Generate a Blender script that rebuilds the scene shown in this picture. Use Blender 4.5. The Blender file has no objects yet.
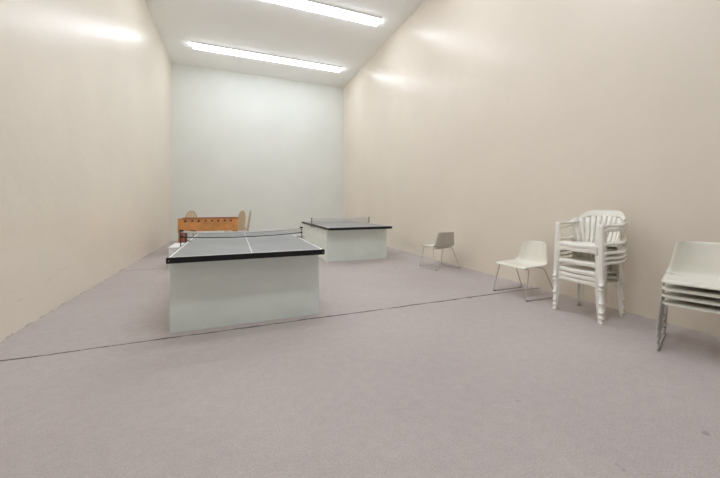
import bpy, math, random
from mathutils import Vector, Matrix
random.seed(7)
SC = bpy.context.scene
COL = SC.collection

# ------------------------------------------------------------------ camera, world, exposure
EYE_Z = 1.226
FOCAL_PX = 316.9
cam_data = bpy.data.cameras.new('camera')
cam_data.sensor_fit = 'HORIZONTAL'
cam_data.sensor_width = 36.0
cam_data.lens = 36.0 * FOCAL_PX / 720.0
cam_data.shift_y = -34.5 / 720.0
cam_data.clip_start = 0.02
cam = bpy.data.objects.new('camera', cam_data)
COL.objects.link(cam)
cam.location = (0, 0, EYE_Z)
cam.rotation_euler = (math.radians(90), 0, math.radians(-21.77))
SC.camera = cam

world = bpy.data.worlds.new('world')
SC.world = world
world.use_nodes = True
world.node_tree.nodes['Background'].inputs[0].default_value = (0.8, 0.85, 0.9, 1)
world.node_tree.nodes['Background'].inputs[1].default_value = 0.3

vs = SC.view_settings
vs.view_transform = 'Standard'
vs.look = 'None'
vs.gamma = 1.0
vs.use_curve_mapping = False
vs.exposure = 0.0
LAMP_STRENGTH = 11.8
SC.cycles.max_bounces = 14
SC.cycles.diffuse_bounces = 8
SC.cycles.glossy_bounces = 4
SC.cycles.sample_clamp_indirect = 6.0
SC.cycles.use_denoising = True

# room (metres): x across, y into the depth, z up; the camera stands at x=0 y=0
XL, XR = -1.932, 4.168
YF, YB = -0.50, 12.28
H = 6.0

# ------------------------------------------------------------------ materials
def srgb(r, g, b):
    f = lambda c: (c / 12.92 if c <= 0.04045 else ((c + 0.055) / 1.055) ** 2.4)
    return (f(r / 255), f(g / 255), f(b / 255), 1.0)

def base_mat(name, col, rough=0.5, metal=0.0, spec=0.5, var=0.04, vscale=6.0, bump=0.0, bscale=60.0, coat=0.0):
    m = bpy.data.materials.new(name)
    m.use_nodes = True
    nt = m.node_tree
    b = nt.nodes['Principled BSDF']
    b.inputs['Roughness'].default_value = rough
    b.inputs['Metallic'].default_value = metal
    b.inputs['Specular IOR Level'].default_value = spec
    b.inputs['Coat Weight'].default_value = coat
    tc = nt.nodes.new('ShaderNodeTexCoord')
    n = nt.nodes.new('ShaderNodeTexNoise')
    n.inputs['Scale'].default_value = vscale
    n.inputs['Detail'].default_value = 4
    nt.links.new(tc.outputs['Object'], n.inputs['Vector'])
    r = nt.nodes.new('ShaderNodeValToRGB')
    r.color_ramp.elements[0].position = 0.3
    r.color_ramp.elements[1].position = 0.7
    r.color_ramp.elements[0].color = tuple(c * (1 - var) for c in col[:3]) + (1,)
    r.color_ramp.elements[1].color = tuple(min(1, c * (1 + var)) for c in col[:3]) + (1,)
    nt.links.new(n.outputs['Fac'], r.inputs['Fac'])
    nt.links.new(r.outputs['Color'], b.inputs['Base Color'])
    if bump:
        n2 = nt.nodes.new('ShaderNodeTexNoise')
        n2.inputs['Scale'].default_value = bscale
        nt.links.new(tc.outputs['Object'], n2.inputs['Vector'])
        bp = nt.nodes.new('ShaderNodeBump')
        bp.inputs['Strength'].default_value = bump
        bp.inputs['Distance'].default_value = 0.01
        nt.links.new(n2.outputs['Fac'], bp.inputs['Height'])
        nt.links.new(bp.outputs['Normal'], b.inputs['Normal'])
    return m

def mix_color(nt, fac, a, b):
    mx = nt.nodes.new('ShaderNodeMix')
    mx.data_type = 'RGBA'
    nt.links.new(fac, mx.inputs[0])
    if isinstance(a, tuple): mx.inputs[6].default_value = a
    else: nt.links.new(a, mx.inputs[6])
    if isinstance(b, tuple): mx.inputs[7].default_value = b
    else: nt.links.new(b, mx.inputs[7])
    return mx.outputs[2]

def math_node(nt, op, a, b=None, clamp=False):
    n = nt.nodes.new('ShaderNodeMath')
    n.operation = op
    n.use_clamp = clamp
    for i, v in enumerate((a, b)):
        if v is None: continue
        if isinstance(v, (int, float)): n.inputs[i].default_value = v
        else: nt.links.new(v, n.inputs[i])
    return n.outputs[0]

def wall_mat(name, col, rough, scuffs=False, bump=0.12):
    m = base_mat(name, col, rough, 0, 0.36, 0.025, 0.9)
    nt = m.node_tree
    b = nt.nodes['Principled BSDF']
    tc = nt.nodes.new('ShaderNodeTexCoord')
    n = nt.nodes.new('ShaderNodeTexNoise')
    n.inputs['Scale'].default_value = 2.8
    n.inputs['Detail'].default_value = 3
    nt.links.new(tc.outputs['Object'], n.inputs['Vector'])
    bp = nt.nodes.new('ShaderNodeBump')
    bp.inputs['Strength'].default_value = bump
    bp.inputs['Distance'].default_value = 0.05
    nt.links.new(n.outputs['Fac'], bp.inputs['Height'])
    nt.links.new(bp.outputs['Normal'], b.inputs['Normal'])
    if scuffs:
        src = b.inputs['Base Color'].links[0].from_socket
        sep = nt.nodes.new('ShaderNodeSeparateXYZ')
        nt.links.new(tc.outputs['Object'], sep.inputs[0])
        # short slanted ball scuffs, low on the wall only
        mp = nt.nodes.new('ShaderNodeMapping')
        mp.inputs['Rotation'].default_value = (0.35, 0, 0)
        mp.inputs['Scale'].default_value = (1, 1.3, 22)
        nt.links.new(tc.outputs['Object'], mp.inputs['Vector'])
        v = nt.nodes.new('ShaderNodeTexNoise')
        v.inputs['Scale'].default_value = 2.4
        v.inputs['Detail'].default_value = 2
        nt.links.new(mp.outputs['Vector'], v.inputs['Vector'])
        s = math_node(nt, 'MULTIPLY', math_node(nt, 'SUBTRACT', v.outputs['Fac'], 0.69), 9.0, True)
        low = math_node(nt, 'SUBTRACT', 1.0, math_node(nt, 'DIVIDE', sep.outputs[2], 1.3), True)
        f = math_node(nt, 'MULTIPLY', math_node(nt, 'MULTIPLY', s, low), 0.5)
        c1 = mix_color(nt, f, src, srgb(120, 104, 84))
        # ragged, chipped strip right above the carpet
        n3 = nt.nodes.new('ShaderNodeTexNoise')
        n3.inputs['Scale'].default_value = 7
        n3.inputs['Detail'].default_value = 6
        nt.links.new(tc.outputs['Object'], n3.inputs['Vector'])
        edge = math_node(nt, 'SUBTRACT', math_node(nt, 'MULTIPLY', n3.outputs['Fac'], 0.11), 0.05)
        chip = math_node(nt, 'GREATER_THAN', edge, sep.outputs[2])
        c2 = mix_color(nt, math_node(nt, 'MULTIPLY', chip, 0.45), c1, srgb(150, 132, 108))
        nt.links.new(c2, b.inputs['Base Color'])
    return m

def carpet_mat():
    m = bpy.data.materials.new('mauve_grey_carpet')
    m.use_nodes = True
    nt = m.node_tree
    b = nt.nodes['Principled BSDF']
    b.inputs['Roughness'].default_value = 0.95
    b.inputs['Specular IOR Level'].default_value = 0.15
    b.inputs['Sheen Weight'].default_value = 0.0
    tc = nt.nodes.new('ShaderNodeTexCoord')
    def noise(scale, detail=3, rough=0.5):
        n = nt.nodes.new('ShaderNodeTexNoise')
        n.inputs['Scale'].default_value = scale
        n.inputs['Detail'].default_value = detail
        n.inputs['Roughness'].default_value = rough
        nt.links.new(tc.outputs['Object'], n.inputs['Vector'])
        return n.outputs['Fac']
    def ramp(fac, p0, p1, c0, c1):
        r = nt.nodes.new('ShaderNodeValToRGB')
        r.color_ramp.elements[0].position = p0; r.color_ramp.elements[1].position = p1
        r.color_ramp.elements[0].color = c0; r.color_ramp.elements[1].color = c1
        nt.links.new(fac, r.inputs['Fac'])
        return r.outputs['Color']
    big = ramp(noise(0.8, 4), 0.3, 0.7, CARPET_A, CARPET_B)
    fine = ramp(noise(110, 2), 0.25, 0.75, (0.87, 0.87, 0.87, 1), (1.12, 1.12, 1.12, 1))
    mx = nt.nodes.new('ShaderNodeMix'); mx.data_type = 'RGBA'; mx.blend_type = 'MULTIPLY'
    mx.inputs[0].default_value = 1.0
    nt.links.new(big, mx.inputs[6]); nt.links.new(fine, mx.inputs[7])
    col = mx.outputs[2]
    mid = ramp(noise(14, 4, 0.7), 0.3, 0.7, (0.95, 0.945, 0.945, 1), (1.05, 1.05, 1.05, 1))
    mx2 = nt.nodes.new('ShaderNodeMix'); mx2.data_type = 'RGBA'; mx2.blend_type = 'MULTIPLY'
    mx2.inputs[0].default_value = 1.0
    nt.links.new(col, mx2.inputs[6]); nt.links.new(mid, mx2.inputs[7])
    col = mx2.outputs[2]
    # seams where two widths of carpet meet
    sep = nt.nodes.new('ShaderNodeSeparateXYZ')
    nt.links.new(tc.outputs['Object'], sep.inputs[0])
    wob = math_node(nt, 'MULTIPLY', math_node(nt, 'SUBTRACT', noise(2.2, 6, 0.6), 0.5), 0.055)
    wid = math_node(nt, 'ADD', math_node(nt, 'MULTIPLY', noise(5.0, 8, 0.7), 0.075), -0.021)
    yy = math_node(nt, 'ADD', sep.outputs[1], wob)
    for ys, k in ((SEAM_Y, 0.85), (7.05, 0.7)):
        d = math_node(nt, 'ABSOLUTE', math_node(nt, 'SUBTRACT', yy, ys))
        f = math_node(nt, 'SUBTRACT', 1.0, math_node(nt, 'DIVIDE', d, wid), True)
        f = math_node(nt, 'MULTIPLY', math_node(nt, 'MULTIPLY', f, 2.0, True), k)
        col = mix_color(nt, f, col, srgb(88, 76, 70))
    # a few small dark stains
    st = math_node(nt, 'MULTIPLY', math_node(nt, 'SUBTRACT', noise(7.0, 2), 0.735), 14.0, True)
    col = mix_color(nt, math_node(nt, 'MULTIPLY', st, 0.55), col, srgb(96, 88, 88))
    nt.links.new(col, b.inputs['Base Color'])
    bp = nt.nodes.new('ShaderNodeBump')
    bp.inputs['Strength'].default_value = 0.25
    bp.inputs['Distance'].default_value = 0.006
    nt.links.new(noise(160, 2), bp.inputs['Height'])
    nt.links.new(bp.outputs['Normal'], b.inputs['Normal'])
    return m

def lamp_mat(k=1.0):
    m = bpy.data.materials.new('glowing_diffuser')
    m.use_nodes = True
    b = m.node_tree.nodes['Principled BSDF']
    b.inputs['Base Color'].default_value = (0.9, 0.9, 0.9, 1)
    b.inputs['Emission Color'].default_value = (0.92, 0.985, 1.09, 1)
    b.inputs['Emission Strength'].default_value = LAMP_STRENGTH * k
    return m

SEAM_Y = 3.35
CARPET_A = srgb(187, 177, 174)
CARPET_B = srgb(196, 187, 183)
M = {
    'wall_left': wall_mat('cream_glossy_wall_paint', srgb(238, 229, 214), 0.31, True, 0.2),
    'wall_right': wall_mat('beige_glossy_wall_paint', srgb(238, 228, 213), 0.30, False, 0.15),
    'wall_back': wall_mat('cool_grey_wall_paint', srgb(232, 235, 229), 0.45, False),
    'wall_front': wall_mat('mid_grey_wall_paint', srgb(150, 150, 150), 0.5, False),
    'ceiling': wall_mat('white_ceiling_paint', srgb(249, 250, 249), 0.6, False, 0.03),
    'carpet': carpet_mat(),
    'lamp': lamp_mat(),
    'lamp_boosted': lamp_mat(1.5),
    'white_metal': base_mat('white_painted_metal', srgb(232, 232, 230), 0.45),
    'base': base_mat('grey_green_painted_panel', srgb(240, 248, 242), 0.42, var=0.03, vscale=3, bump=0.05, bscale=14),
    'slate': base_mat('grey_table_surface', srgb(150, 152, 152), 0.32, var=0.05, vscale=4),
    'line': base_mat('white_line_paint', srgb(240, 240, 238), 0.4),
    'black': base_mat('black_edge_band', srgb(16, 16, 17), 0.4),
    'black_plastic': base_mat('black_plastic', srgb(22, 20, 20), 0.5),
    'screw': base_mat('steel_screw', srgb(190, 190, 190), 0.35, 0.8),
    'net': base_mat('grey_net_cord', srgb(140, 142, 142), 0.8),
    'net_pale': base_mat('pale_net_cord', srgb(205, 205, 200), 0.8),
    'tape': base_mat('white_cotton_tape', srgb(232, 232, 228), 0.8),
    'grey_metal': base_mat('grey_post_metal', srgb(110, 104, 100), 0.5, 0.3),
    'shell': base_mat('cream_fibreglass', srgb(238, 235, 222), 0.4, var=0.02),
    'chrome': base_mat('dull_chrome_rod', srgb(190, 188, 182), 0.35, 0.35, var=0.05),
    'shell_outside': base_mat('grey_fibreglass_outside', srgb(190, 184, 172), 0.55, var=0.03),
    'foot': base_mat('dark_foot_cap', srgb(50, 46, 44), 0.6),
    'plastic': base_mat('white_moulded_plastic', srgb(252, 249, 240), 0.34, var=0.02),
    'oak': base_mat('orange_oak_panel', srgb(214, 150, 88), 0.45, var=0.18, vscale=5),
    'redwood': base_mat('red_brown_wood', srgb(168, 100, 72), 0.45, var=0.12, vscale=8),
    'pale_wood': base_mat('pale_wood', srgb(206, 186, 156), 0.5, var=0.08, vscale=9),
    'field': base_mat('green_playfield', srgb(60, 110, 70), 0.5),
    'steel': base_mat('steel_rod', srgb(180, 180, 180), 0.3, 1.0),
    'white_box': base_mat('white_laminate', srgb(240, 240, 240), 0.5, var=0.01),
}

# ------------------------------------------------------------------ mesh helpers
class MB:
    def __init__(self):
        self.v = []; self.f = []; self.mi = []; self.sm = []
    def add(self, vs, fs, mi=0, smooth=False):
        o = len(self.v)
        self.v += [tuple(p) for p in vs]
        for f in fs:
            self.f.append(tuple(i + o for i in f)); self.mi.append(mi); self.sm.append(smooth)
        return self
    def box(self, x0, x1, y0, y1, z0, z1, mi=0):
        vs = [(x0,y0,z0),(x1,y0,z0),(x1,y1,z0),(x0,y1,z0),(x0,y0,z1),(x1,y0,z1),(x1,y1,z1),(x0,y1,z1)]
        fs = [(3,2,1,0),(4,5,6,7),(0,1,5,4),(1,2,6,5),(2,3,7,6),(3,0,4,7)]
        return self.add(vs, fs, mi)
    def bar(self, a, b, wx, wy, mi=0, up=(0, 0, 1), ta=1.0, tb=1.0):
        """rectangular bar from a to b, tapering"""
        a = Vector(a); b = Vector(b); d = (b - a).normalized()
        u = Vector(up)
        if abs(d.dot(u)) > 0.95: u = Vector((0, 1, 0))
        s = d.cross(u).normalized(); t = s.cross(d).normalized()
        vs = []
        for p, k in ((a, ta), (b, tb)):
            for sx, sy in ((-1,-1),(1,-1),(1,1),(-1,1)):
                vs.append(p + s * sx * wx / 2 * k + t * sy * wy / 2 * k)
        return self.add(vs, [(3,2,1,0),(4,5,6,7),(0,1,5,4),(1,2,6,5),(2,3,7,6),(3,0,4,7)], mi)
    def sweep(self, pts, widths, n=8, mi=0, close=False, wdir=None, caps=True):
        """sweep an ellipse (ra, rb) along pts; wdir gives the direction of the ra axis at each point"""
        pts = [Vector(p) for p in pts]; N = len(pts); vs = []; prev = None
        for i, p in enumerate(pts):
            if close: d = pts[(i+1) % N] - pts[i-1]
            else: d = pts[min(i+1, N-1)] - pts[max(i-1, 0)]
            d.normalize()
            if wdir: ref = Vector(wdir[i])
            elif prev is None:
                ref = Vector((0, 0, 1)) if abs(d.z) < 0.9 else Vector((1, 0, 0))
            else: ref = prev
            s = (ref - d * ref.dot(d)).normalized(); prev = s
            t = d.cross(s)
            w = widths[i] if isinstance(widths, list) else widths
            if not isinstance(w, tuple): w = (w, w)
            for k in range(n):
                a = 2 * math.pi * k / n
                vs.append(p + s * math.cos(a) * w[0] + t * math.sin(a) * w[1])
        fs = []
        for i in range(N if close else N - 1):
            j = (i + 1) % N
            for k in range(n):
                fs.append((i*n+k, i*n+(k+1) % n, j*n+(k+1) % n, j*n+k))
        self.add(vs, fs, mi, True)
        if caps and not close:
            o = len(self.v) - len(vs)
            self.f.append(tuple(o + k for k in reversed(range(n)))); self.mi.append(mi); self.sm.append(False)
            self.f.append(tuple(o + (N-1)*n + k for k in range(n))); self.mi.append(mi); self.sm.append(False)
        return self
    def sheet(self, grid, th, mi=0, smooth=True, two_sided=False):
        """a grid of points [row][col] given thickness th along its normals"""
        R = len(grid); Cc = len(grid[0])
        P = [[Vector(p) for p in row] for row in grid]
        top = []; bot = []
        for i in range(R):
            for j in range(Cc):
                du = P[i][min(j+1, Cc-1)] - P[i][max(j-1, 0)]
                dv = P[min(i+1, R-1)][j] - P[max(i-1, 0)][j]
                nn = du.cross(dv)
                nn = nn.normalized() if nn.length > 1e-9 else Vector((0, 0, 1))
                top.append(P[i][j] + nn * th / 2); bot.append(P[i][j] - nn * th / 2)
        K = R * Cc; fs = []
        idx = lambda i, j: i * Cc + j
        for i in range(R - 1):
            for j in range(Cc - 1):
                q = (idx(i,j), idx(i,j+1), idx(i+1,j+1), idx(i+1,j))
                fs.append(q); fs.append(tuple(K + a for a in reversed(q)))
        self.add(top + bot, fs, mi, smooth)
        if two_sided:                                        # the other face takes the second material
            for q in range(1, len(fs), 2): self.mi[len(self.mi) - len(fs) + q] = mi + 1
        o = len(self.v) - 2 * K
        border = [(idx(0,j), idx(0,j+1)) for j in range(Cc-1)] + [(idx(i,Cc-1), idx(i+1,Cc-1)) for i in range(R-1)] \
               + [(idx(R-1,j+1), idx(R-1,j)) for j in range(Cc-1)] + [(idx(i+1,0), idx(i,0)) for i in range(R-1)]
        for a, b in border:
            self.f.append((o+b, o+a, o+K+a, o+K+b)); self.mi.append(mi + 1 if two_sided else mi); self.sm.append(False)
        return self
    def build(self, name, mats, parent=None, loc=None, bevel=0.0):
        me = bpy.data.meshes.new(name)
        me.from_pydata(self.v, [], self.f)
        if not isinstance(mats, (list, tuple)): mats = [mats]
        for m in mats: me.materials.append(m)
        for p, mi, sm in zip(me.polygons, self.mi, self.sm):
            p.material_index = mi; p.use_smooth = sm
        me.update()
        o = bpy.data.objects.new(name, me)
        COL.objects.link(o)
        if parent: o.parent = parent
        if loc: o.location = loc
        if bevel:
            b = o.modifiers.new('bevel', 'BEVEL'); b.width = bevel; b.segments = 2; b.limit_method = 'ANGLE'
        return o

def spline(keys, n):
    """Catmull-Rom through the key points"""
    K = [Vector(k) for k in keys]; out = []
    for i in range(len(K) - 1):
        p0 = K[max(i-1, 0)]; p1 = K[i]; p2 = K[i+1]; p3 = K[min(i+2, len(K)-1)]
        for s in range(n):
            t = s / n
            out.append(0.5 * ((2*p1) + (p2-p0)*t + (2*p0-5*p1+4*p2-p3)*t*t + (3*p1-p0-3*p2+p3)*t**3))
    out.append(K[-1])
    return out

def rounded_path(keys, rad, n=5):
    """polyline with its corners rounded off"""
    K = [Vector(k) for k in keys]; out = [K[0]]
    for i in range(1, len(K) - 1):
        a = (K[i-1] - K[i]); b = (K[i+1] - K[i])
        r = min(rad, a.length / 2, b.length / 2)
        p = K[i] + a.normalized() * r; q = K[i] + b.normalized() * r
        for s in range(n + 1):
            t = s / n
            out.append(p * (1-t)**2 + K[i] * 2*t*(1-t) + q * t*t)
    out.append(K[-1])
    return out

def thing(name, label, cat, loc=(0, 0, 0), rz=0.0, group=None):
    o = bpy.data.objects.new(name, None)
    COL.objects.link(o)
    o.empty_display_size = 0.1
    o.location = loc; o.rotation_euler = (0, 0, rz)
    return tag(o, label, cat, group)

def tag(o, label, cat, group=None):
    o['label'] = label; o['category'] = cat
    if group: o['group'] = group
    return o

def struct(name, mb, mat):
    o = mb.build(name, mat)
    o['kind'] = 'structure'
    return o

def copy_tree(o, parent=None):
    c = o.copy()
    COL.objects.link(c)
    if parent: c.parent = parent
    for ch in list(o.children): copy_tree(ch, c)
    return c

# ------------------------------------------------------------------ the room
T = 0.15
struct('floor', MB().box(XL - T, XR + T, YF - T, YB + T, -T, 0), M['carpet'])
struct('ceiling', MB().box(XL - T, XR + T, YF - T, YB + T, H, H + T), M['ceiling'])
struct('wall_left', MB().box(XL - T, XL, YF - T, YB + T, 0, H), M['wall_left'])
struct('wall_right', MB().box(XR, XR + T, YF - T, YB + T, 0, H), M['wall_right'])
struct('wall_back', MB().box(XL, XR, YB, YB + T, 0, H), M['wall_back'])
struct('wall_front', MB().box(XL, XR, YF - T, YF, 0, H), M['wall_front'])

# ------------------------------------------------------------------ ceiling lights: rows of four troffers end to end
def make_light():
    t = thing('ceiling_light', '', 'ceiling light')
    L, W_, D = 1.150, 0.36, 0.03
    fr = MB()
    w = 0.016
    fr.box(-L/2, L/2, -W_/2, -W_/2 + w, -D, 0).box(-L/2, L/2, W_/2 - w, W_/2, -D, 0)
    fr.box(-L/2, -L/2 + w*.6, -W_/2 + w, W_/2 - w, -D, 0).box(L/2 - w*.6, L/2, -W_/2 + w, W_/2 - w, -D, 0)
    fr.build('light_frame', M['white_metal'], t)
    g = []
    for i in range(9):
        y = -W_/2 + w + (W_ - 2*w) * i / 8
        z = -D + 0.004 - 0.062 * (1 - (2 * i / 8 - 1) ** 4)
        g.append([(x, y, z) for x in (-L/2 + w*.6, -0.3, 0, 0.3, L/2 - w*.6)])
    lens = MB().sheet(g, 0.004)
    for k, x in ((0, -L/2 + w*.6), (4, L/2 - w*.6)):        # closed ends of the wraparound lens
        e = [r_[k] for r_ in g]
        lens.add(e, [tuple(range(9)) if k == 0 else tuple(reversed(range(9)))])
    lens.build('diffuser', M['lamp'], t)
    return t
light0 = make_light()
first = True
side_words = ['leftmost', 'second from left', 'third from left', 'rightmost']
light_boosted = None
for y, row in ((10.63, 'far'), (7.49, 'near'), (4.33, 'third'), (1.17, 'fourth')):
    for k in range(4):
        o = light0 if first else copy_tree(light0)
        first = False
        if row == 'fourth':                                  # unseen row, extra strength added to brighten the foreground and table front
            for ch in o.children:
                if ch.name.startswith('diffuser'):
                    if light_boosted is None:
                        light_boosted = ch.data.copy(); light_boosted.materials[0] = M['lamp_boosted']
                    ch.data = light_boosted
        o.location = (1.182 + (k - 1.5) * 1.163, y, H)
        if row == 'far':
            o['label'] = 'ceiling light in the row nearest the grey back wall, %s of four' % side_words[k]
            o['group'] = 'ceiling lights in the far row'
        elif row == 'near':
            o['label'] = 'ceiling light in the row cut by the top edge, %s of four' % side_words[k]
            o['group'] = 'ceiling lights in the near row'
        else:
            o['label'] = 'ceiling light %s, %s of four' % ('in the row over the large table' if row == 'third' else 'in the row over the front carpet', side_words[k])
            o['group'] = 'ceiling lights in the %s row, outside the picture' % row

# ------------------------------------------------------------------ ping pong tables
TOP_Z = 0.745
def ping_pong_table(name_label, x0, x1, y0, y1, bx0, bx1, by0, by1, sag, pale):
    W_, L = x1 - x0, y1 - y0
    cx, cy = (x0 + x1) / 2, (y0 + y1) / 2
    t = thing('ping_pong_table', name_label, 'ping pong table', (cx, cy, 0))
    hx, hy = W_ / 2, L / 2
    e = 0.012; eh = 0.055
    top = MB()
    ls, lc = 0.022, 0.0055
    xs = [-hx + e, -hx + e + ls, -lc, lc, hx - e - ls, hx - e]
    ys = [-hy + e, -hy + e + ls, hy - e - ls, hy - e]
    vs = [(x, y, TOP_Z) for y in ys for x in xs]
    for j in range(3):
        for i in range(5):
            top.add([(xs[i], ys[j], TOP_Z), (xs[i+1], ys[j], TOP_Z), (xs[i+1], ys[j+1], TOP_Z), (xs[i], ys[j+1], TOP_Z)],
                    [(0, 1, 2, 3)], 1 if (i in (0, 2, 4) or j in (0, 2)) else 0)
    top.box(-hx + e, hx - e, -hy + e, hy - e, TOP_Z - 0.02, TOP_Z - 0.0005)
    tp = top.build('tabletop', [M['slate'], M['line']], t)
    ed = MB()
    z0, z1 = TOP_Z - eh, TOP_Z - 0.001
    ed.box(-hx, hx, -hy, -hy + e, z0, z1).box(-hx, hx, hy - e, hy, z0, z1)
    ed.box(-hx, -hx + e, -hy + e, hy - e, z0, z1).box(hx - e, hx, -hy + e, hy - e, z0, z1)
    ed.build('edge_band', M['black'], tp, bevel=0.002)
    for sx in (-1, 1):
        s = MB(); c = Vector((sx * (hx - 0.022), -hy, TOP_Z - 0.03))
        s.sweep([c + Vector((0, 0.001, 0)), c + Vector((0, -0.003, 0))], 0.005, 10)
        s.build('screw', M['screw'], tp)
    # box base of four painted panels
    a0, a1, b0, b1 = bx0 - cx, bx1 - cx, by0 - cy, by1 - cy
    zt = TOP_Z - 0.0215; th = 0.019
    MB().box(a0, a1, b0, b0 + th, 0, zt).build('front_panel', M['base'], t, bevel=0.002)
    MB().box(a0, a1, b1 - th, b1, 0, zt).build('back_panel', M['base'], t, bevel=0.002)
    MB().box(a0, a0 + th, b0 + th, b1 - th, 0, zt).build('side_panel', M['base'], t, bevel=0.002)
    MB().box(a1 - th, a1, b0 + th, b1 - th, 0, zt).build('side_panel', M['base'], t, bevel=0.002)
    # net across the middle
    pl, pr = hx + sag['left'], hx + sag['right']
    n = 100
    zt0, zb0 = sag['top'], sag['bot']
    def zz(k3, u):     # parabola through left, middle, right heights
        l, m_, r = k3
        return l * (1-u) * (1-2*u) + m_ * 4 * u * (1-u) + r * u * (2*u-1)
    us = [i / n for i in range(n + 1)]
    X = lambda u: -pl + (pl + pr) * u
    net = MB(); r = sag['r']
    rows = 6
    for k in range(rows + 1):
        v = k / rows
        net.sweep([(X(u), 0, zz(zb0, u) * (1-v) + zz(zt0, u) * v) for u in us[::4]], r, 4)
    for u in us:
        a, b = zz(zb0, u), zz(zt0, u)
        net.bar((X(u), 0, a), (X(u), 0, b), 2*r, 2*r)
    no = net.build('net', M['net_pale'] if pale else M['net'], t)
    tape = MB()
    tape.sweep([(X(u), 0, zz(zt0, u)) for u in us[::4]], (sag['tape'], 0.003), 8, wdir=[(0, 0, 1)] * len(us[::4]))
    tape.build('net_tape', M['tape'], no)
    if sag['cord']:
        cd = MB()
        cd.sweep([(X(u), 0, zz(zb0, u)) for u in us[::4]], sag['cord'], 6)
        cd.build('net_cord', M['black_plastic'], no)
    for sx in (-1, 1):
        p = MB(); x = sx * (pl if sx < 0 else pr)
        mat = M['grey_metal'] if pale else M['black_plastic']
        xi = sx * (hx - 0.05)
        lo = lambda u, v: (min(u, v), max(u, v))
        p.sweep([(x, 0.006, TOP_Z - 0.07), (x, 0.006, TOP_Z + 0.152)], 0.011 if pale else 0.006, 10)
        p.box(*lo(x, xi), -0.018, 0.018, TOP_Z + 0.0005, TOP_Z + 0.007)
        p.box(*lo(x, xi), -0.018, 0.018, TOP_Z - 0.075, TOP_Z - 0.066)
        po = p.build('net_post', mat, t)
        k = MB()
        if pale: k.sweep([(x, -0.02, TOP_Z + 0.145), (x, 0.024, TOP_Z + 0.145)], 0.013, 10)
        else: k.box(*lo(x - sx*0.03, x + sx*0.012), -0.016, 0.02, TOP_Z + 0.132, TOP_Z + 0.152)
        k.build('post_cap', mat, po)
        h = MB().box(*lo(x - sx*0.028, x + sx*0.008), -0.012, 0.016, TOP_Z + 0.062, TOP_Z + 0.074)
        h.build('tension_hook', mat, po)
    return t

ping_pong_table('large ping pong table nearest the camera, black edge, sagging net, grey box base',
                -0.565, 0.91, 3.30, 6.04, -0.563, 0.888, 3.47, 5.84,
                dict(top=(.872, .845, .882), bot=(.802, .778, .812), r=0.0008, tape=0.011, cord=0.006, left=.07, right=.03), False)
ping_pong_table('ping pong table with upright pale net, farther off by the right wall',
                1.81, 3.28, 6.28, 9.02, 1.845, 3.265, 6.53, 8.77,
                dict(top=(.893, .885, .893), bot=(.752, .752, .752), r=0.0017, tape=0.011, cord=0, left=.03, right=.03), True)

# ------------------------------------------------------------------ white box on the carpet beyond the large table
bx = thing('storage_box', 'low white box on the carpet behind the left side of the large table', 'box', (-0.80, 7.22, 0))
MB().box(-0.33, 0.33, -0.37, 0.37, 0, 0.395).build('box_body', M['white_box'], bx, bevel=0.004)
MB().box(-0.337, 0.337, -0.377, 0.377, 0.396, 0.42).build('lid', M['white_box'], bx, bevel=0.005)

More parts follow.
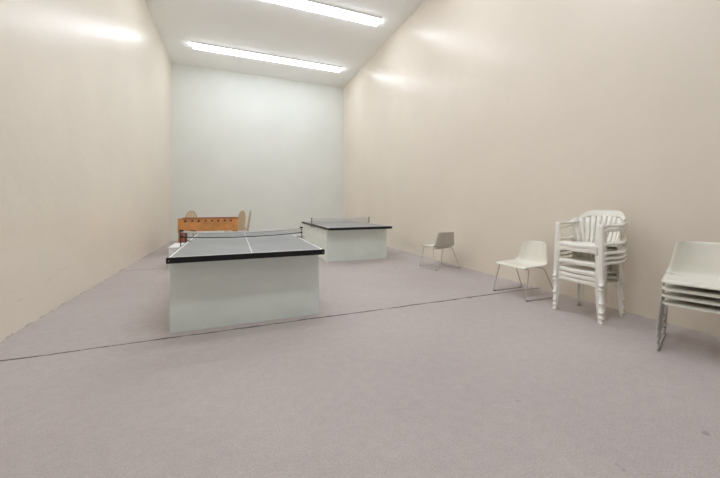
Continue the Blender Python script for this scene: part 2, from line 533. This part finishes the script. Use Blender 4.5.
# ------------------------------------------------------------------ foosball table
def foosball():
    L, W_, zt, zb = 1.40, 0.74, 0.855, 0.545
    t = thing('foosball_table', 'orange-brown wooden foosball table standing near the grey back wall', 'foosball table', (-0.585, 9.35, 0))
    th = 0.028
    for sy in (-1, 1):
        y = sy * (W_ / 2 - th / 2)
        p = MB().box(-L/2, L/2, y - th/2, y + th/2, zb, zt).build('side_panel', M['oak'], t, bevel=0.003)
        MB().box(-L/2 - .002, L/2 + .002, y - th/2 - .006, y + th/2 + .006, zt, zt + 0.016).build('top_rail', M['redwood'], p, bevel=0.003)
    for sx in (-1, 1):
        x = sx * (L / 2 - th / 2)
        MB().box(x - th/2, x + th/2, -W_/2 + th, W_/2 - th, zb, zt).build('end_panel', M['oak'], t, bevel=0.003)
        for sy in (-1, 1):
            lx, ly = sx * (L/2 - 0.075), sy * (W_/2 - 0.075)
            lg = MB().bar((lx, ly, zb), (lx, ly, 0.02), 0.12, 0.12, ta=1, tb=0.72).build('leg', M['redwood'], t, bevel=0.004)
            MB().box(lx - .05, lx + .05, ly - .05, ly + .05, 0, 0.02).build('leg_foot', M['black_plastic'], lg)
    MB().box(-L/2 + th, L/2 - th, -W_/2 + th, W_/2 - th, zb + 0.1, zb + 0.115).build('playfield', M['field'], t)
    for i in range(8):
        x = -0.525 + i * 0.15
        zr = zt - 0.045
        near = i % 2 == 0 if i < 4 else i % 2 == 1
        y0, y1 = (-W_/2 - 0.20, W_/2 + 0.14) if near else (-W_/2 - 0.14, W_/2 + 0.20)
        rod = MB().sweep([(x, y0, zr), (x, y1, zr)], 0.008, 8).build('rod', M['steel'], t)
        h0, h1 = (y0 - 0.02, y0 + 0.10) if near else (y1 - 0.10, y1 + 0.02)
        MB().sweep([(x, h0, zr), (x, h0 + .02, zr), (x, (h0+h1)/2, zr), (x, h1, zr)], [0.013, 0.019, 0.016, 0.012], 10).build('handle', M['black_plastic'], rod)
        if not near:
            MB().sweep([(x, y0 - .012, zr), (x, y0 + .002, zr)], 0.011, 8).build('rod_cap', M['black_plastic'], rod)
        for sy in (-1, 1):
            yb = sy * W_/2
            MB().sweep([(x, yb - 0.006*sy, zr), (x, yb + 0.012*sy, zr)], 0.024, 10).build('bushing', M['black_plastic'], rod)
        for k in range(3 if i not in (0, 7) else 1):
            yk = (k - 1) * 0.19 if i not in (0, 7) else 0
            pl = MB().sweep([(x, yk, zr - .075), (x, yk, zr - .05), (x, yk, zr - .01), (x, yk, zr + .012), (x, yk, zr + .03)], [.008, .010, .014, .008, .010], 8)
            pl.build('player_figure', M['redwood'] if i % 2 else M['black_plastic'], rod)
    c = MB()
    c.box(-0.42, -0.30, -W_/2 - 0.045, -W_/2 - 0.002, zb - 0.005, zb + 0.028)
    c.build('ball_return', M['black_plastic'], t, bevel=0.006)
    return t
foosball()

# ------------------------------------------------------------------ pale wooden chairs by the foosball table
def make_wood_chair():
    t = thing('wooden_chair', '', 'chair')
    g = []
    for i in range(7):
        y = -0.2 + 0.41 * i / 6
        g.append([(-0.21 + 0.42 * j / 6, y, 0.445 - 0.012 * (1 - (2*j/6-1)**2)) for j in range(7)])
    MB().sheet(g, 0.028).build('seat', M['pale_wood'], t)
    for sx in (-1, 1):
        MB().bar((sx*.18, .17, .435), (sx*.205, .20, 0), .036, .036, tb=.75).build('leg', M['pale_wood'], t)
        MB().bar((sx*.17, -.17, .435), (sx*.195, -.22, 0), .036, .036, tb=.75).build('leg', M['pale_wood'], t)
    st = MB().bar((-.193, .185, .2), (-.186, -.195, .2), .022, .022).bar((.193, .185, .2), (.186, -.195, .2), .022, .022).bar((-.19, 0, .2), (.19, 0, .2), .022, .022)
    st.build('stretcher', M['pale_wood'], t)
    bk = MB()
    path = []
    for i in range(21):
        a = math.pi * i / 20
        x = -math.cos(a) * 0.175
        z = 0.44 + (0.59 * math.sin(a) ** 0.55 if math.sin(a) > 1e-6 else 0)
        path.append((x, -0.185 - 0.16 * (z - 0.44), z))
    bk.sweep(path, (0.012, 0.019), 8, wdir=[(0, 1, 0.2)] * 21)
    bko = bk.build('backrest', M['pale_wood'], t)
    for k in range(5):
        u = (k - 2) / 2.0
        x1 = u * 0.125
        s = math.sqrt(max(0, 1 - (x1 / 0.175) ** 2)) ** 0.55
        z1 = 0.44 + 0.59 * s
        MB().bar((u * 0.10, -0.185, 0.45), (x1, -0.185 - 0.16 * (z1 - 0.44), z1), 0.046, 0.010).build('slat', M['pale_wood'], bko)
    return t
wc = make_wood_chair()
wood_spots = [
    ((-1.20, 10.25, 0), math.radians(170), 'pale wooden arched-back chair peeking over the left end of the foosball table'),
    ((0.04, 10.15, 0), math.radians(128), 'pale wooden chair with broad arched back at the foosball table right end'),
    ((0.26, 11.20, 0), math.radians(95), 'pale wooden chair seen edge-on, farthest right behind the foosball table'),
]
for i, (loc, rz, lab) in enumerate(wood_spots):
    o = wc if i == 0 else copy_tree(wc)
    o.location = loc; o.rotation_euler = (0, 0, rz); o['label'] = lab; o['group'] = 'wooden chairs around the foosball table'

# ------------------------------------------------------------------ cream shell chairs on chrome sled bases (front is +y)
def make_shell_chair():
    t = thing('stacking_chair', '', 'chair')
    prof = spline([(.247, .394), (.240, .409), (.21, .418), (.10, .410), (-.03, .398), (-.13, .398), (-.195, .42), (-.225, .475), (-.245, .56), (-.266, .64), (-.282, .700), (-.292, .708)], 4)
    NP = len(prof); g = []
    for i, p in enumerate(prof):
        y, z = p.x, p.y
        t_ = max(0.0, min(1.0, (z - .41) / .29)) if i > NP * 0.5 else 0.0
        hw = 0.245 - 0.060 * t_ ** 0.8
        e = 1.0
        if i < 4: hw -= 0.02 * (1 - i / 4) ** 2
        if i > NP - 6: hw -= 0.022 * ((i - (NP - 6)) / 5) ** 2
        row = []
        for j in range(17):
            u = 2 * j / 16 - 1
            c = abs(u) ** 3.2
            back = t_ ** 0.6
            dz = 0.034 * c * (1 - back) * min(1, max(0, (0.20 - y) / .3)) - 0.012 * c * back
            dy = 0.055 * c * back + 0.02 * (u * u) * back
            if i > NP * 0.45 and back < 1: dy += 0.05 * c * (1 - back) * min(1, max(0, (-y - .05) / .1))
            row.append((u * hw, y + dy, z + dz))
        g.append(row)
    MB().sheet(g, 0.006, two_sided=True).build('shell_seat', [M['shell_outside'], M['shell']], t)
    r = 0.0068
    for sx in (-1, 1):
        keys = [(0, .175, .388), (sx*.238, .175, .388), (sx*.268, .27, r), (sx*.268, -.285, r), (sx*.236, -.10, .382), (0, -.10, .382)]
        pp = rounded_path(keys, 0.022, 6)
        sled = MB().sweep(pp, r, 8).build('sled_leg', M['chrome'], t)
        for y in (.235, -.240):
            MB().sweep([(sx*.268, y - .012, r*1.1), (sx*.268, y + .012, r*1.1)], r * 1.1, 8).build('foot_cap', M['foot'], sled)
    for y in (.15, -.085):
        MB().box(-.10, .10, y - .012, y + .012, .383, .393).build('mounting_bracket', M['black_plastic'], t)
    return t
sh = make_shell_chair()
Z90 = math.radians(90)
sh.location = (3.685, 3.20, 0); sh.rotation_euler = (0, 0, Z90)
sh['label'] = 'cream shell chair on chrome sled legs, single, left of the white plastic armchair stack'
sh['group'] = 'cream shell chairs along the right wall'
o = copy_tree(sh)
o.location = (3.735, 5.18, 0); o.rotation_euler = (0, 0, math.radians(3))
o['label'] = 'cream shell chair turned back to us, near the far ping pong table'
stack_words = ['lowest', 'second from the bottom', 'third from the bottom', 'topmost']
hd = Vector((-0.94, -0.34, 0)).normalized()
for k in range(4):
    o = copy_tree(sh)
    c = Vector((3.628, 1.372, 0)) + hd * 0.010 * k + Vector((0, 0, 0.0615 * k))
    o.location = c
    o.rotation_euler = (0, 0, math.atan2(-hd.x, hd.y))
    o['label'] = 'cream shell chair, %s of four stacked at the right edge' % stack_words[k]
    o['group'] = 'stacked cream shell chairs'

# ------------------------------------------------------------------ white moulded plastic armchairs (front is +y)
def make_armchair():
    t = thing('plastic_armchair', '', 'chair')
    pm = M['plastic']
    th = 0.0035
    # seat with a rolled front lip
    prof = spline([(.205, .365), (.208, .392), (.192, .408), (.12, .412), (0, .402), (-.12, .394), (-.205, .392)], 4)
    g = []
    for i, p in enumerate(prof):
        row = []
        for j in range(13):
            u = 2 * j / 12 - 1
            hw = 0.222 - 0.012 * max(0, -p.x / .2)
            dz = 0.012 * u * u - (0.018 * u**8)
            row.append((u * hw, p.x - 0.012 * u * u * (p.x > .15), p.y + dz - (0.02 * u**6 if i < 4 else 0)))
        g.append(row)
    MB().sheet(g, th).build('seat', pm, t)
    # backrest: broad top rail bent round the sitter, slats fanning down to the seat
    lean = lambda z: -0.195 - 0.30 * (z - 0.39)
    bk = MB()
    def back_pt(u, z):
        x = u * 0.255
        return (x, lean(z) + 0.075 * abs(u) ** 2.4, z)
    def wing_pt(sx, a, z):
        x = 0.252 * a if a < 1 else 0.252 + (a - 1) * 0.01
        return (sx * x, lean(z) + 0.075 * a ** 2.4 + 0.10 * max(0, a - .85), z)
    def top_z(u):
        a = abs(u)
        return 0.768 - 0.010 * a * a - 0.092 * max(0, (a - 0.50) / 0.50) ** 2.3
    g = []
    for i in range(6):
        v = i / 5
        row = []
        for j in range(25):
            u = 2 * j / 24 - 1
            zt = top_z(u)
            low = zt - 0.066 + 0.022 * abs(u) ** 3
            row.append(back_pt(u * (1.0), low + (zt - low) * v))
        g.append(row)
    bk.sheet(g, 0.005)
    # thick rolled edge along the top
    bk.sweep([back_pt(2*j/24-1, top_z(2*j/24-1)) for j in range(25)], (0.008, 0.006), 6)
    bko = bk.build('backrest', pm, t)
    NS = 7
    for k in range(NS):
        u = -0.66 + 1.32 * k / (NS - 1)
        ub = u * 0.78
        hw, hb = 0.0235 / 0.255, 0.0190 / 0.255
        g = []
        for i in range(6):
            v = i / 5
            z = 0.385 + (0.712 - 0.05 * u * u - 0.385) * v
            uc = ub + (u - ub) * v; hh = hb + (hw - hb) * v
            g.append([back_pt(uc - hh, z), back_pt(uc, z), back_pt(uc + hh, z)])
        MB().sheet(g, 0.005).build('slat', pm, bko)
    for sx in (-1, 1):
        # wing slats between arm and seat
        for (u0, z0, u1, z1) in ((.66, .39, .885, .672), (.80, .395, 1.06, .642), (.94, .40, 1.22, .640)):
            g = []
            for i in range(6):
                v = i / 5
                uc = u0 + (u1 - u0) * v; z = z0 + (z1 - z0) * v
                g.append([wing_pt(sx, uc - .058, z), wing_pt(sx, uc, z), wing_pt(sx, uc + .058, z)][::sx])
            MB().sheet(g, 0.005).build('slat', pm, bko)
        # armrest: flat band from the front leg back into the top rail
        keys = [(sx*.243, .178, .622), (sx*.248, .10, .630), (sx*.254, .0, .630), (sx*.259, -.09, .634), (sx*.260, -.150, .644), (sx*.253, -.199, .662)]
        pts = spline(keys, 5)
        N = len(pts); wd = []; ww = []
        for i in range(N):
            v = max(0, (i / (N-1) - 0.55) / 0.45)
            wd.append(Vector((1, 0, 0)).lerp(Vector((sx*0.25, 0, 1)), v * 0.9))
            ww.append((0.025 + 0.006 * v, 0.0035))
        am = MB().sweep(pts, ww, 10, wdir=wd)
        # turned-down outer edge
        gg = []
        for i in range(N):
            p = Vector(pts[i]); e = p + Vector((sx * 0.0235, 0, 0.0))
            if i > N * 0.7: e = p + Vector((sx * 0.012, 0, 0))
            q = [e, e + Vector((sx*.003, 0, -.012)), e + Vector((sx*.004, 0, -.026))]
            gg.append(q if sx > 0 else q[::-1])
        am.sheet(gg, th)
        am.build('armrest', pm, t)
        # front leg: an angle section, broad in front, tapering to the foot
        gg = []
        for i in range(13):
            v = i / 12
            z = 0.636 * v
            fl = 0.0055 if i < 2 else 0.0
            z = (0, .013, .0135, .10, .2, .3, .38, .41, .45, .5, .55, .6, .636)[i]; v = z / 0.636
            xo = sx * (0.268 - 0.010 * v + fl); yo = 0.212 - 0.034 * v + fl
            fw = 0.046 + 0.032 * min(1, z / 0.38) - (0.026 * max(0, (z - .41) / .22) ** .7 if z > .41 else 0)
            sw = 0.042 + 0.030 * min(1, z / 0.40) - (0.015 * max(0, (z - .41) / .22) if z > .41 else 0)
            q = [(xo - sx * fw, yo - .002, z), (xo - sx * fw * .5, yo + .001, z), (xo - sx * .010, yo, z), (xo - sx * .002, yo - .003, z), (xo, yo - .012, z), (xo + sx*.000, yo - sw * .6, z), (xo - sx * .001, yo - sw, z)]
            gg.append(q if sx > 0 else q[::-1])
        MB().sheet(gg, th).build('leg', pm, t)
        # back leg
        gg = []
        for i in range(9):
            v = i / 8
            z = 0.40 * v
            fl = 0.0055 if i < 2 else 0.0
            z = (0, .013, .0135, .07, .14, .21, .28, .34, .40)[i]; v = z / 0.40
            xo = sx * (0.238 - 0.022 * v + fl); yo = -0.205 + 0.018 * v - fl
            fw = 0.040 + 0.014 * v; sw = 0.044 + 0.020 * v
            q = [(xo - sx * fw, yo + .002, z), (xo - sx * fw * .5, yo, z), (xo - sx * .010, yo, z), (xo - sx * .002, yo + .003, z), (xo, yo + .012, z), (xo, yo + sw * .6, z), (xo - sx * .001, yo + sw, z)]
            gg.append(q if sx < 0 else q[::-1])
        MB().sheet(gg, th).build('leg', pm, t)
    return t
ac = make_armchair()
arm_words = ['lowest', 'second from the bottom', 'third from the bottom', 'fourth from the bottom', 'second from the top', 'topmost']
for k, dz in enumerate((0, .050, .104, .198, .342, .385)):
    o = ac if k == 0 else copy_tree(ac)
    o.location = (3.705, 2.355, dz); o.rotation_euler = (0, 0, Z90)
    o['label'] = 'white plastic armchair, %s of six stacked by the wall' % arm_words[k]
    o['group'] = 'stacked white plastic armchairs'
